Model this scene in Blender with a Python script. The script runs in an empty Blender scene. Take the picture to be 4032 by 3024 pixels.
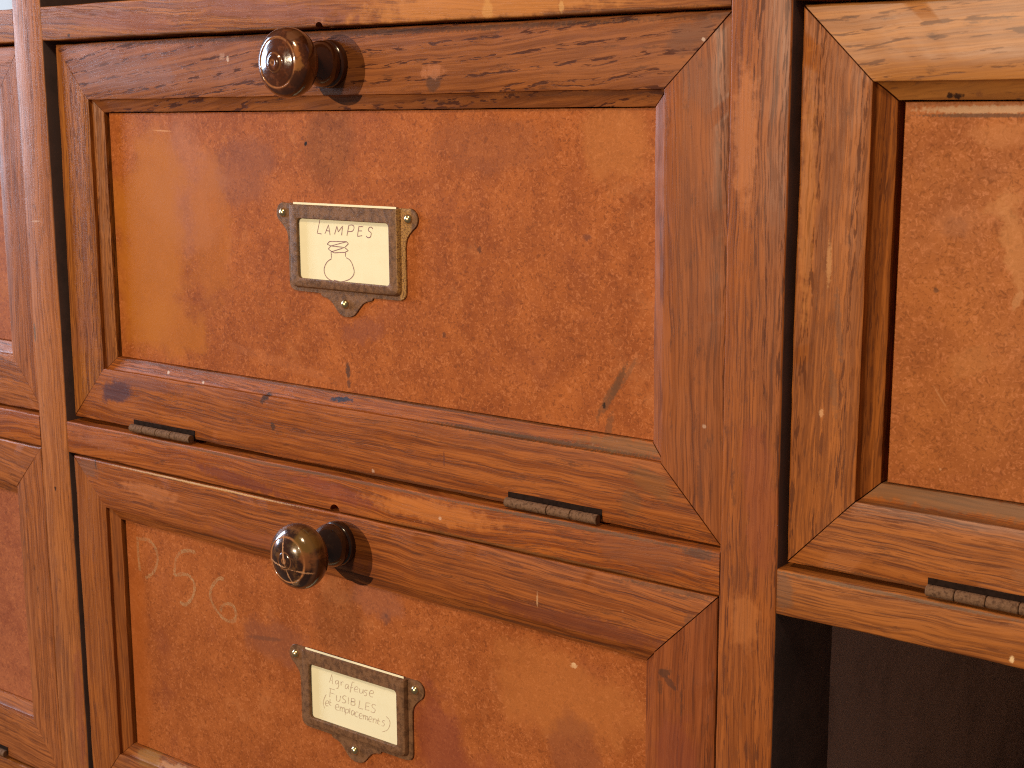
import bpy, bmesh, math, random
from mathutils import Vector, noise as mnoise
random.seed(11)
S = 0.001                                   # everything below is laid out in millimetres
C = bpy.context.scene
COL = C.collection

# ------------------------------------------------------------------ camera
cam_d = bpy.data.cameras.new('camera')
cam = bpy.data.objects.new('camera', cam_d); COL.objects.link(cam)
cam_d.sensor_width = 36.0
cam_d.lens = 51.736
cam_d.clip_start = 0.02; cam_d.clip_end = 50.0
CAM_YAW, CAM_PITCH, CAM_ROLL = 0.652188, -0.187804, -0.005897
cam.location = (0.595081, -0.423198, 0.149609)
_f = Vector((-math.sin(CAM_YAW)*math.cos(CAM_PITCH), math.cos(CAM_YAW)*math.cos(CAM_PITCH), math.sin(CAM_PITCH)))
_r = Vector((math.cos(CAM_YAW), math.sin(CAM_YAW), 0)); _u = _r.cross(_f)
_r2 = _r*math.cos(CAM_ROLL) + _u*math.sin(CAM_ROLL); _u2 = _u*math.cos(CAM_ROLL) - _r*math.sin(CAM_ROLL)
from mathutils import Matrix
cam.rotation_euler = Matrix((( _r2.x, _u2.x, -_f.x), (_r2.y, _u2.y, -_f.y), (_r2.z, _u2.z, -_f.z))).to_euler()
cam_d.dof.use_dof = True; cam_d.dof.focus_distance = 0.56; cam_d.dof.aperture_fstop = 40
C.camera = cam

# ------------------------------------------------------------------ world and lamps
w = bpy.data.worlds.new('World'); C.world = w; w.use_nodes = True
w.node_tree.nodes['Background'].inputs[0].default_value = (1.0, 0.86, 0.74, 1)
w.node_tree.nodes['Background'].inputs[1].default_value = 0.085

def aim(o, target):
    o.rotation_euler = (Vector(target) - o.location).to_track_quat('-Z', 'Y').to_euler()

def lamp(name, kind, loc, target, power, color, **kw):
    d = bpy.data.lights.new(name, kind); d.energy = power; d.color = color
    for k, v in kw.items(): setattr(d, k, v)
    o = bpy.data.objects.new(name, d); COL.objects.link(o); o.location = loc; aim(o, target)
    return o
# warm ceiling spot behind the photographer's left shoulder: gives the sharp knob shadows
lamp('ceiling_spot', 'SPOT', (-0.34, -2.60, 0.42), (0.34, 0, 0.11), 192, (1.0, 0.80, 0.55), shadow_soft_size=0.018, spot_size=math.radians(42), spot_blend=1.0)
# tall window far to the left, grazing the fronts
lamp('window_light', 'AREA', (-1.80, -0.46, 0.55), (0.1, 0, 0.05), 36, (0.60, 0.77, 1.0), shape='RECTANGLE', size=0.42, size_y=1.0)
# second warm lamp above right
lamp('ceiling_lamp', 'AREA', (0.40, -0.80, 1.00), (0.50, 0, 0.15), 7.0, (1.0, 0.76, 0.48), shape='DISK', size=0.22)

C.view_settings.view_transform = 'Standard'
C.view_settings.look = 'None'
C.view_settings.exposure = 0.0
C.view_settings.gamma = 1.0
C.view_settings.use_curve_mapping = False
C.render.engine = 'CYCLES'
C.cycles.max_bounces = 8
C.cycles.use_denoising = False
C.cycles.filter_width = 1.1
C.cycles.sample_clamp_indirect = 6.0

# ------------------------------------------------------------------ node helpers
class G:
    def __init__(s, name):
        s.m = bpy.data.materials.new(name); s.m.use_nodes = True
        s.t = s.m.node_tree; s.b = s.t.nodes['Principled BSDF']
    def n(s, typ): return s.t.nodes.new(typ)
    def put(s, sock, v):
        if isinstance(v, bpy.types.NodeSocket): s.t.links.new(v, sock)
        elif isinstance(v, (tuple, list)):
            try: sock.default_value = v
            except Exception: sock.default_value = tuple(v) + (1,)
        else: sock.default_value = v
    def M(s, op, a, b=0.0, c=0.0, clamp=False):
        x = s.n('ShaderNodeMath'); x.operation = op; x.use_clamp = clamp
        s.put(x.inputs[0], a); s.put(x.inputs[1], b); s.put(x.inputs[2], c); return x.outputs[0]
    def V(s, op, a, b=(0,0,0)):
        x = s.n('ShaderNodeVectorMath'); x.operation = op
        s.put(x.inputs[0], a); s.put(x.inputs[1], b)
        return x.outputs['Value'] if op in ('LENGTH', 'DOT_PRODUCT', 'DISTANCE') else x.outputs[0]
    def xyz(s, x=0.0, y=0.0, z=0.0):
        c = s.n('ShaderNodeCombineXYZ'); s.put(c.inputs[0], x); s.put(c.inputs[1], y); s.put(c.inputs[2], z); return c.outputs[0]
    def sep(s, v):
        c = s.n('ShaderNodeSeparateXYZ'); s.put(c.inputs[0], v); return c.outputs
    def noise(s, v, scale=1.0, detail=2.0, rough=0.5, dist=0.0):
        x = s.n('ShaderNodeTexNoise'); s.put(x.inputs['Vector'], v); x.inputs['Scale'].default_value = scale
        x.inputs['Detail'].default_value = detail; x.inputs['Roughness'].default_value = rough; x.inputs['Distortion'].default_value = dist
        return x.outputs['Fac']
    def voro(s, v, scale=1.0, feature='F1'):
        x = s.n('ShaderNodeTexVoronoi'); x.feature = feature; s.put(x.inputs['Vector'], v); x.inputs['Scale'].default_value = scale
        return x
    def R(s, v, a, b, c=0.0, d=1.0, smooth=True):
        x = s.n('ShaderNodeMapRange'); x.interpolation_type = 'SMOOTHSTEP' if smooth else 'LINEAR'
        s.put(x.inputs[0], v)
        for i, k in enumerate((a, b, c, d)): s.put(x.inputs[i+1], k)
        return x.outputs[0]
    def mix(s, f, a, b, blend='MIX'):
        x = s.n('ShaderNodeMix'); x.data_type = 'RGBA'; x.blend_type = blend; x.clamp_factor = True
        s.put(x.inputs[0], f); s.put(x.inputs[6], a if not isinstance(a, tuple) else a + (1,) if len(a) == 3 else a)
        s.put(x.inputs[7], b if not isinstance(b, tuple) else b + (1,) if len(b) == 3 else b); return x.outputs[2]
    def bump(s, h, strength, dist):
        x = s.n('ShaderNodeBump'); x.inputs['Strength'].default_value = strength; x.inputs['Distance'].default_value = dist
        s.put(x.inputs['Height'], h); s.put(s.b.inputs['Normal'], x.outputs[0])
    def coords(s, root=(0,0,0)):
        """object coordinates, in millimetres of the cabinet's layout"""
        t = s.n('ShaderNodeTexCoord'); v = s.V('SCALE', t.outputs['Object']); v.node.inputs['Scale'].default_value = 1/S
        return s.V('ADD', v, tuple(root))
    def stains(s, col, P, lst):
        """worn marks with a shape of their own: (x, z, half width, half height, turn in degrees, colour, strength)"""
        for k, (x, z, rx, rz, ang, c, st) in enumerate(lst):
            mp = s.n('ShaderNodeMapping'); mp.vector_type = 'TEXTURE'
            mp.inputs['Location'].default_value = (x, 0, z)
            mp.inputs['Rotation'].default_value = (0, -math.radians(ang), 0)
            mp.inputs['Scale'].default_value = (rx, 400, rz)
            s.put(mp.inputs[0], P)
            d = s.V('LENGTH', mp.outputs[0])
            nz = s.noise(s.V('ADD', s.V('SCALE_' if False else 'MULTIPLY', P, (.9, .3, .9)), (k*37.0, 0, x)), 1.0/max(min(rx, rz)*.9, .6)*1.0, 3, .65)
            d = s.M('ADD', d, s.M('MULTIPLY', s.M('SUBTRACT', nz, .5), 1.7))
            col = s.mix(s.R(d, 1.1, .55, 0, st), col, c)
        return col

def oak(name, axis, seed, light, dark, pore=(0.085, 0.022, 0.008), slope=0.0, warp=4.5, ring=7.0, pores=1.0, fine=0.8, band=0.75,
        blot=0.5, blotc=(0.13, 0.045, 0.022), rough=0.44, coat=0.0, root=(0,0,0), stains=(), knots=(), plen=1.5, specks=0.12, pw=0.8, figc=0.7, rows=0.0):
    light, dark = (light[0]*.91, light[1]*.89, light[2]*.60), (dark[0]*.60, dark[1]*.56, dark[2]*.38)
    g = G(name); P = g.coords(root); X, Y, Z = g.sep(P)
    a, c = (X, Z) if axis == 'x' else (Z, X)
    so = seed*173.31
    a0 = g.M('ADD', a, so)
    wv = g.xyz(g.M('MULTIPLY', a0, .006), g.M('MULTIPLY', c, .018), g.M('MULTIPLY', Y, .02))
    w1 = g.M('SUBTRACT', g.noise(wv, 1, 2, .5), .5)
    wv2 = g.xyz(g.M('MULTIPLY', a0, .045), g.M('MULTIPLY', c, .05), so)
    w2 = g.M('SUBTRACT', g.noise(wv2, 1, 2, .5), .5)
    cc = g.M('ADD', c, g.M('MULTIPLY', a, slope))
    cc = g.M('ADD', cc, g.M('MULTIPLY', w1, warp*2)); cc = g.M('ADD', cc, g.M('MULTIPLY', w2, 2.4))
    cc = g.M('ADD', cc, g.M('MULTIPLY', Y, .7)); cc = g.M('ADD', cc, so*1.7)
    rb = g.noise(g.xyz(g.M('MULTIPLY', a0, .0025), g.M('DIVIDE', cc, ring), 0.0), 1, 1, .5)       # growth bands
    pb = g.R(rb, .47, .62) if not rows else g.R(g.M('SINE', g.M('ADD', g.M('MULTIPLY', cc, 6.2832/rows), g.M('MULTIPLY', rb, 3.0))), .15, .75)
    # long pores of the early wood, and finer ones everywhere
    p1 = g.noise(g.xyz(g.M('MULTIPLY', a0, .13/plen), g.M('MULTIPLY', cc, 1.05/pw), 3.1), 1, 3, .62)
    m1 = g.M('MULTIPLY', g.R(p1, .52, .575), g.M('ADD', g.M('MULTIPLY', pb, band), 1-band))
    p2 = g.noise(g.xyz(g.M('MULTIPLY', a0, .05/plen), g.M('MULTIPLY', cc, 1.5), 9.7), 1, 3, .62)
    m2 = g.R(p2, .52, .64)
    # figure of the wood between the pores
    f1 = g.noise(g.xyz(g.M('MULTIPLY', a0, .008), g.M('MULTIPLY', cc, .42), 1.7), 1, 4, .66)
    f2 = g.noise(g.xyz(g.M('MULTIPLY', a0, .035), g.M('MULTIPLY', cc, 1.1), 5.7), 1, 3, .6)
    fl = g.noise(g.xyz(g.M('MULTIPLY', a0, .022), g.M('MULTIPLY', c, .05), so), 1, 4, .62)         # old finish, worn unevenly
    fig = g.R(g.M('ADD', g.M('MULTIPLY', f1, .55), g.M('MULTIPLY', f2, .45)), .40, .60)
    fig = g.M('ADD', g.M('MULTIPLY', fig, figc), (1-figc)*.55)
    col = g.mix(fig, dark, light)
    col = g.mix(g.R(fl, .54, .78, 0, blot), col, blotc)
    col = g.mix(g.R(fl, .42, .22, 0, blot*.55), col, tuple(min(1, v*1.35) for v in light))
    col = g.mix(g.M('MULTIPLY', m2, fine), col, tuple(v*1.15 for v in pore))
    col = g.mix(g.M('MULTIPLY', m1, pores, clamp=True), col, pore)
    for (kx, kz, r) in knots:
        d = g.V('DISTANCE', g.V('MULTIPLY', P, (1, 0, 1)), (kx, 0, kz))
        col = g.mix(g.R(g.M('ADD', d, g.M('MULTIPLY', f2, r*.8)), r*1.7, r*.5, 0, .8), col, (.05, .018, .01))
    grime = g.noise(g.xyz(g.M('MULTIPLY', a0, .09), g.M('MULTIPLY', c, .30), g.M('ADD', Y, so)), 1, 5, .72)
    col = g.mix(g.R(grime, .57, .72, 0, .62), col, (.085, .030, .015))
    if specks:
        v = g.voro(g.V('ADD', P, (so, 0, so)), .055)
        rr = g.sep(v.outputs['Color'])[0]
        sp = g.M('MULTIPLY', g.R(v.outputs['Distance'], .040, .020), g.R(rr, .55, .56))
        col = g.mix(g.M('MULTIPLY', sp, specks), col, (.70, .42, .26))
    col = g.stains(col, P, stains)
    g.put(g.b.inputs['Base Color'], col)
    rg = g.R(g.M('ADD', g.M('MULTIPLY', fl, .6), g.M('MULTIPLY', f2, .4)), .3, .7, rough-.09, rough+.10)
    rg = g.M('ADD', rg, g.M('MULTIPLY', m1, .2)); g.put(g.b.inputs['Roughness'], rg)
    g.b.inputs['Specular IOR Level'].default_value = .20; g.b.inputs['Coat Weight'].default_value = coat; g.b.inputs['Coat Roughness'].default_value = .30
    h = g.M('SUBTRACT', g.M('MULTIPLY', f2, .45), g.M('ADD', g.M('MULTIPLY', m1, .8), g.M('MULTIPLY', m2, .35)))
    h = g.M('ADD', h, g.M('MULTIPLY', grime, .5))
    g.bump(h, .22, .00030)
    return g.m

def hardboard(name, seed, root, light=(.43,.119,.026), dark=(.28,.069,.015), stains=(), rough=.46):
    g = G(name); P = g.V('MULTIPLY', g.coords(root), (1, 0, 1)); so = seed*91.7; Q = g.V('ADD', P, (so, so*.3, so))
    big = g.noise(Q, .020, 4, .6); mid = g.noise(Q, .075, 5, .68)
    # matted fibres: ridged noise in several directions, strongly distorted
    fb = g.noise(Q, .62, 4, .62, 1.3); fc = g.noise(g.V('ADD', Q, (50, 3, 9)), 1.1, 3, .6, 2.2)
    fig = g.R(g.M('ADD', g.M('MULTIPLY', mid, .75), g.M('MULTIPLY', big, .45)), .42, .80)
    col = g.mix(fig, light, dark)
    col = g.mix(g.R(fb, .545, .645, 0, .55), col, tuple(v*.60 for v in dark))
    col = g.mix(g.R(fb, .46, .36, 0, .42), col, (.58, .19, .07))
    r1 = g.M('ABSOLUTE', g.M('SUBTRACT', fc, .5))
    col = g.mix(g.M('MULTIPLY', g.R(r1, .022, .004), g.R(fb, .46, .38, 0, .55)), col, (.68, .30, .13))
    col = g.mix(g.M('MULTIPLY', g.R(r1, .022, .004), g.R(fb, .52, .62, 0, .6)), col, (.12, .034, .014))
    cl = g.noise(g.V('ADD', Q, (11, 0, 70)), .034, 5, .72)
    col = g.mix(g.R(cl, .54, .74, 0, .45), col, (.24, .06, .024))
    col = g.mix(g.R(cl, .44, .30, 0, .30), col, (.56, .21, .08))
    v = g.voro(Q, .075); rr = g.sep(v.outputs['Color'])[1]
    col = g.mix(g.M('MULTIPLY', g.R(g.M('ADD', v.outputs['Distance'], g.M('MULTIPLY', fb, .06)), .085, .05), g.R(rr, .80, .82, 0, .8)), col, (.075, .024, .012))
    v2 = g.voro(g.V('ADD', Q, (7, 7, 7)), .05); r2 = g.sep(v2.outputs['Color'])[2]
    col = g.mix(g.M('MULTIPLY', g.R(v2.outputs['Distance'], .035, .015), g.R(r2, .90, .91, 0, .6)), col, (.70, .36, .19))
    col = g.stains(col, P, stains)
    g.put(g.b.inputs['Base Color'], col)
    g.put(g.b.inputs['Roughness'], g.R(g.M('ADD', g.M('MULTIPLY', cl, .5), g.M('MULTIPLY', fb, .5)), .3, .7, rough-.07, rough+.12))
    g.b.inputs['Specular IOR Level'].default_value = .13
    g.bump(g.M('ADD', fb, g.M('MULTIPLY', mid, .8)), .16, .0003)
    return g.m

def plain(name, col, rough=.5, metal=0.0, var=0.35, scale=.4, col2=None, bump=0.0, th=(.45,.65)):
    g = G(name); P = g.coords(); n = g.noise(P, scale, 5, .68)
    g.put(g.b.inputs['Base Color'], g.mix(g.R(n, th[0], th[1]), col, col2 or tuple(v*(1-var) for v in col)))
    g.put(g.b.inputs['Roughness'], g.R(n, .3, .7, rough-.08, rough+.1)); g.b.inputs['Metallic'].default_value = metal
    if bump: g.bump(n, bump, .0004)
    return g.m

# ------------------------------------------------------------------ mesh helpers (all in mm)
def link(name, bm, mat, parent=None, root=(0,0,0), smooth=None, label=None):
    me = bpy.data.meshes.new(name)
    bmesh.ops.translate(bm, verts=bm.verts, vec=(-root[0], -root[1], -root[2]))
    bmesh.ops.scale(bm, verts=bm.verts, vec=(S, S, S))
    bmesh.ops.recalc_face_normals(bm, faces=bm.faces)
    bm.to_mesh(me); bm.free()
    for m in (mat if isinstance(mat, (list, tuple)) else [mat]): me.materials.append(m)
    if smooth is not None:
        me.shade_smooth() if hasattr(me, 'shade_smooth') else None
        try: me.set_sharp_from_angle(angle=math.radians(smooth))
        except Exception: pass
    o = bpy.data.objects.new(name, me); COL.objects.link(o)
    if parent: o.parent = parent
    if label: o['label'] = label
    return o
def thing(name, label, cat, root, group=None):
    o = bpy.data.objects.new(name, None); COL.objects.link(o); o.empty_display_size = .02
    o.location = tuple(v*S for v in root); o['label'] = label; o['category'] = cat
    if group: o['group'] = group
    return o
def wob(x, y, z, amp=.14, f=.035, seed=0.0):
    return amp*mnoise.noise((x*f+seed, y*f*2, z*f)) + amp*.55*mnoise.noise((x*f*4+seed, y*f*5, z*f*4)) - amp*1.2*max(0.0, mnoise.noise((x*.11+seed*2, y*.3, z*.11))-.35)
def rounded(x0, x1, y0, y1, r, k=3):
    pts = []
    for (cx, cy, a0) in ((x1-r, y0+r, -90), (x1-r, y1-r, 0), (x0+r, y1-r, 90), (x0+r, y0+r, 180)):
        for i in range(k+1):
            a = math.radians(a0+90*i/k); pts.append((cx+r*math.cos(a), cy+r*math.sin(a)))
    return pts
def board(x0, x1, y0, y1, z0, z1, axis, r=.8, amp=.14, step=4.0, seed=0.0, bm=None):
    """a board with worn, slightly wavering edges; axis = length direction"""
    bm = bm or bmesh.new()
    if axis == 'x': L0, L1, sec = x0, x1, rounded(z0, z1, y0, y1, r)
    elif axis == 'z': L0, L1, sec = z0, z1, rounded(x0, x1, y0, y1, r)
    else: L0, L1, sec = y0, y1, rounded(x0, x1, z0, z1, r)
    n = max(1, int((L1-L0)/step)); rings = []
    for i in range(n+1):
        t = L0+(L1-L0)*i/n; ring = []
        for (c, d) in sec:
            q = (t, d, c) if axis == 'x' else (c, d, t) if axis == 'z' else (c, t, d)
            q = Vector(q); f = amp if 0 < i < n or axis != 'x' else amp*.5
            q += Vector((wob(*q, f, seed=seed+3), wob(*q, f, seed=seed+9), wob(*q, f, seed=seed+17))) if amp else Vector()
            ring.append(bm.verts.new(q))
        rings.append(ring)
    m = len(sec)
    for i in range(n):
        for j in range(m): bm.faces.new((rings[i][j], rings[i][(j+1) % m], rings[i+1][(j+1) % m], rings[i+1][j]))
    bm.faces.new(rings[0]); bm.faces.new(rings[-1])
    return bm
def lathe(profile, cx, cz, y0=0.0, seg=72, bm=None):
    """profile of (radius, distance out from the face), turned about the line leaving the face"""
    bm = bm or bmesh.new(); rings = []
    for r, L in profile:
        if r < 1e-4: rings.append([bm.verts.new((cx, y0-L, cz))]); continue
        rings.append([bm.verts.new((cx+r*math.cos(2*math.pi*k/seg), y0-L, cz+r*math.sin(2*math.pi*k/seg))) for k in range(seg)])
    for a, b in zip(rings, rings[1:]):
        for k in range(seg):
            k2 = (k+1) % seg
            if len(a) == 1: bm.faces.new((a[0], b[k], b[k2]))
            elif len(b) == 1: bm.faces.new((a[k], a[k2], b[0]))
            else: bm.faces.new((a[k], a[k2], b[k2], b[k]))
    return bm
def spline(pts, n=6):
    out = []
    for i in range(len(pts)-1):
        p0, p1, p2, p3 = pts[max(i-1, 0)], pts[i], pts[i+1], pts[min(i+2, len(pts)-1)]
        for k in range(n):
            t = k/n
            out.append(tuple(.5*((2*p1[d])+(-p0[d]+p2[d])*t+(2*p0[d]-5*p1[d]+4*p2[d]-p3[d])*t*t+(-p0[d]+3*p1[d]-3*p2[d]+p3[d])*t**3) for d in (0, 1)))
    out.append(pts[-1]); return out
def ribbons(strokes, y, width, vary=.25):
    bm = bmesh.new()
    for si, (kind, pts) in enumerate(strokes):
        p = spline(pts) if kind in 'cb' else [tuple(a[d]+(b[d]-a[d])*k/4 for d in (0, 1)) for a, b in zip(pts, pts[1:]) for k in range(4)]+[pts[-1]]
        W = width*(2.0 if kind == 'b' else 1.0); yy = y-.012*(si % 5); prev = None
        for i, q in enumerate(p):
            a, b = p[max(i-1, 0)], p[min(i+1, len(p)-1)]
            dx, dz = b[0]-a[0], b[1]-a[1]; l = math.hypot(dx, dz) or 1
            h = W/2*(1+vary*mnoise.noise((q[0]*.9, q[1]*.9, si*3.3))); nx, nz = -dz/l*h, dx/l*h
            cur = (bm.verts.new((q[0]+nx, yy, q[1]+nz)), bm.verts.new((q[0]-nx, yy, q[1]-nz)))
            if prev: bm.faces.new((prev[0], prev[1], cur[1], cur[0]))
            prev = cur
    return bm
def cut(obj, cutter_bm):
    me = bpy.data.meshes.new('cutter'); bmesh.ops.scale(cutter_bm, verts=cutter_bm.verts, vec=(S, S, S))
    bmesh.ops.recalc_face_normals(cutter_bm, faces=cutter_bm.faces)
    cutter_bm.to_mesh(me); cutter_bm.free(); c = bpy.data.objects.new('cutter', me); COL.objects.link(c)
    c.location = obj.parent.location if obj.parent else (0, 0, 0)
    c.location = (0, 0, 0)
    m = obj.modifiers.new('notch', 'BOOLEAN'); m.operation = 'DIFFERENCE'; m.object = c; m.solver = 'EXACT'
    bpy.context.view_layer.update()
    ev = obj.evaluated_get(bpy.context.evaluated_depsgraph_get()); new = bpy.data.meshes.new_from_object(ev)
    obj.modifiers.clear(); obj.data = new
    bpy.data.objects.remove(c); bpy.data.meshes.remove(me)

# ------------------------------------------------------------------ pen and chalk strokes, in mm (l: straight, c: curved, b: thick)
LAMPES_STROKES = [('l',[(168.0,103.8),(166.2,98.3),(168.7,98.1)]),('l',[(170.6,98.3),(172.8,102.0),(173.5,97.8)]),('l',[(171.4,99.6),(173.4,99.5)]),('l',[(176.0,98.3),(177.5,101.7),(178.1,99.4),(180.7,101.9),(179.9,98.1)]),('l',[(184.1,102.3),(182.9,98.1)]),('c',[(184.1,102.3),(185.9,102.5),(186.9,101.9),(186.6,100.6),(185.4,99.9),(183.3,99.8)]),('l',[(191.9,102.1),(189.6,102.1),(188.6,98.1),(191.2,98.5)]),('l',[(189.1,100.3),(191.2,100.4)]),('c',[(197.0,101.4),(196.6,102.0),(195.6,102.1),(194.8,101.4),(194.9,100.5),(196.0,100.0),(196.1,99.1),(195.5,98.1),(194.2,97.9),(193.4,98.5)]),('l',[(171.7,94.1),(173.1,95.3),(182.5,95.7),(183.6,94.9),(181.5,93.3),(183.4,92.1),(181.5,91.3),(178.7,91.1),(175.7,90.8),(174.2,91.2),(181.5,93.3),(173.8,93.5),(171.7,94.1)]),('l',[(173.8,93.5),(182.5,95.6)]),('l',[(173.8,93.5),(172.2,92.2),(174.2,91.2)]),('l',[(173.8,91.2),(173.9,88.5)]),('l',[(181.8,91.3),(181.8,89.6)]),('c',[(173.9,88.3),(171.6,87.0),(170.3,85.5),(169.6,83.9),(169.7,82.3),(170.6,80.8),(172.4,79.7),(175.2,79.1),(178.2,79.1),(181.2,79.7),(183.8,80.6),(185.6,82.0),(186.4,83.6),(186.1,85.2),(185.3,87.0),(184.1,88.4),(182.2,89.2)]),('b',[(174.8,79.5),(176.1,79.3),(177.4,79.2)])]
FUSIBLES_STROKES = [('l',[(168.5,-94.5),(170.2,-90.3),(170.3,-94.9)]),('l',[(169.1,-93.3),(170.4,-93.3)]),('c',[(174.0,-92.6),(172.9,-92.5),(172.1,-93.4),(172.4,-94.3),(173.4,-93.8),(174.0,-92.6)]),('c',[(174.0,-92.5),(173.9,-94.8),(173.3,-96.0),(172.3,-96.2)]),('l',[(175.4,-92.5),(175.4,-94.2)]),('c',[(175.4,-93.4),(176.2,-92.4),(176.9,-92.4)]),('c',[(179.7,-93.0),(178.9,-92.8),(178.0,-93.6),(177.9,-94.9),(178.8,-94.8),(179.6,-93.5)]),('l',[(179.7,-92.8),(179.8,-94.9)]),('c',[(183.3,-90.9),(182.2,-91.1),(181.7,-92.2),(180.6,-96.1)]),('l',[(180.6,-93.6),(182.5,-93.5)]),('c',[(183.2,-94.1),(185.2,-93.5),(185.0,-92.6),(183.9,-92.9),(183.1,-94.1),(183.6,-95.0),(185.2,-94.8)]),('c',[(186.4,-92.9),(186.2,-94.6),(187.0,-94.9),(187.9,-94.3),(188.3,-92.8)]),('l',[(188.3,-92.8),(188.3,-94.8)]),('c',[(190.6,-92.8),(189.5,-92.9),(189.1,-93.7),(190.3,-94.1),(189.9,-95.2),(188.8,-95.5)]),('c',[(191.9,-93.7),(194.0,-93.2),(193.9,-92.1),(192.7,-92.3),(191.8,-93.8),(192.4,-95.0),(193.7,-94.9)]),('l',[(168.3,-97.2),(171.6,-97.2)]),('l',[(169.0,-97.2),(168.4,-101.3)]),('l',[(168.7,-99.2),(171.1,-99.2)]),('c',[(172.5,-99.4),(172.4,-101.5),(173.0,-102.0),(174.0,-101.7),(174.6,-100.8),(174.9,-99.1)]),('c',[(178.2,-98.5),(177.1,-98.4),(176.1,-99.4),(176.6,-100.1),(177.7,-100.4),(177.7,-101.3),(176.5,-101.9),(175.6,-101.7)]),('l',[(179.7,-98.6),(179.4,-101.6)]),('l',[(181.4,-98.6),(180.9,-101.6)]),('c',[(181.4,-98.6),(183.2,-98.5),(183.0,-99.6),(181.1,-100.1),(183.2,-100.1),(182.9,-101.4),(180.9,-101.6)]),('l',[(186.2,-98.4),(185.4,-102.0),(187.9,-101.8)]),('l',[(192.0,-98.1),(189.8,-98.4),(189.2,-101.7),(191.5,-101.4)]),('l',[(189.5,-100.0),(191.5,-99.8)]),('c',[(195.4,-98.2),(194.0,-98.1),(193.1,-98.9),(193.8,-99.8),(194.9,-100.2),(194.6,-101.4),(193.5,-102.0),(192.4,-101.7)]),('c',[(166.3,-100.6),(165.1,-102.7),(164.4,-105.0),(165.1,-107.3)]),('c',[(165.7,-104.8),(167.6,-104.2),(167.4,-103.3),(166.2,-103.6),(165.6,-104.9),(166.1,-105.8),(167.3,-105.5)]),('l',[(168.6,-102.1),(168.3,-104.9),(169.0,-105.0)]),('l',[(167.6,-103.6),(169.3,-103.6)]),('c',[(171.6,-105.0),(173.6,-104.5),(173.4,-103.5),(172.3,-103.7),(171.5,-105.0),(172.1,-106.1),(173.5,-106.0)]),('l',[(174.6,-104.0),(174.3,-106.2)]),('c',[(174.5,-104.9),(175.4,-104.0),(175.7,-104.5),(175.6,-106.1)]),('c',[(175.7,-104.7),(176.6,-104.0),(177.1,-104.3),(176.9,-106.0)]),('l',[(177.9,-104.2),(177.3,-107.1)]),('c',[(177.9,-104.6),(179.3,-104.1),(179.4,-105.1),(178.6,-106.0),(177.6,-106.0)]),('l',[(180.3,-103.3),(179.8,-105.9)]),('c',[(182.8,-104.1),(181.7,-104.0),(181.0,-105.0),(181.2,-106.1),(182.1,-105.8),(182.8,-104.6)]),('l',[(182.9,-104.0),(182.9,-105.9)]),('c',[(185.1,-104.0),(184.0,-104.1),(183.2,-105.2),(183.4,-106.2),(184.8,-106.2)]),('c',[(185.5,-105.5),(187.3,-105.0),(187.1,-104.1),(186.1,-104.3),(185.5,-105.5),(186.0,-106.5),(187.2,-106.3)]),('l',[(188.2,-104.2),(187.9,-106.4)]),('c',[(188.1,-105.1),(189.0,-104.4),(189.4,-104.7),(189.2,-106.3)]),('c',[(189.3,-105.1),(190.1,-104.4),(190.6,-104.7),(190.4,-106.2)]),('c',[(191.1,-105.5),(192.9,-105.0),(192.7,-104.1),(191.8,-104.2),(191.1,-105.5),(191.5,-106.4),(192.7,-106.3)]),('l',[(193.8,-104.4),(193.5,-106.4)]),('c',[(193.7,-105.2),(194.7,-104.4),(195.4,-104.7),(195.1,-106.4)]),('l',[(196.7,-103.6),(196.1,-106.2),(197.1,-106.4)]),('l',[(195.7,-104.7),(197.6,-104.8)]),('c',[(200.5,-103.9),(199.4,-104.0),(198.9,-104.8),(200.0,-105.2),(199.5,-106.4),(198.4,-106.5)]),('c',[(201.2,-101.7),(202.9,-102.9),(203.1,-104.9),(201.7,-107.5),(198.8,-109.2)])]
CHALK_STROKES = [('c',[(42.0,-52.0),(42.0,-61.0),(42.5,-69.0)]),('c',[(43.3,-53.0),(50.0,-52.3),(54.2,-54.5),(56.3,-59.2),(54.6,-65.0),(51.1,-69.1),(46.5,-71.7)]),('c',[(83.6,-52.2),(78.2,-52.3),(73.3,-53.9)]),('c',[(72.7,-54.3),(69.6,-58.0),(68.4,-62.8),(67.8,-66.3)]),('c',[(67.8,-66.3),(76.2,-64.2),(80.9,-66.2),(81.8,-70.2),(79.0,-75.8),(74.5,-79.3),(70.9,-78.7)]),('c',[(102.3,-61.4),(98.8,-61.9),(94.5,-66.0),(92.4,-70.6),(93.9,-75.2),(97.8,-78.6),(102.3,-80.9),(107.5,-80.2),(109.4,-76.9),(107.9,-73.1),(103.9,-72.7),(100.3,-74.7),(99.0,-77.5)])]

# ------------------------------------------------------------------ shared materials
iron = plain('rusty_iron', (.19, .100, .055), .8, .0, col2=(.09, .045, .025), scale=.8, bump=.5)
dark_gap = plain('mortise_shade', (.022, .012, .009), .9); dark_gap.node_tree.nodes['Principled BSDF'].inputs['Specular IOR Level'].default_value = .04  # near black, the shade of the hinge mortises as a colour
ink_red = plain('purple_ink', (.24, .09, .11), .6, var=.3, scale=1.5, col2=(.42, .22, .21))
ink_grey = plain('brown_ink', (.52, .38, .29), .6, var=.3, scale=1.2, col2=(.70, .57, .40))
card_paper = plain('cream_card', (.90, .83, .59), .75, var=.03, scale=.15)
iron.node_tree.nodes['Principled BSDF'].inputs['Specular IOR Level'].default_value = .15
inner_wood = oak('unlit_inner_oak', 'z', 31, (.33, .22, .165), (.24, .155, .115), coat=0, rough=.6, specks=0)
side_wood = plain('dusty_compartment_side', (.60, .44, .40), .8, var=.2, scale=.03)
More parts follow.
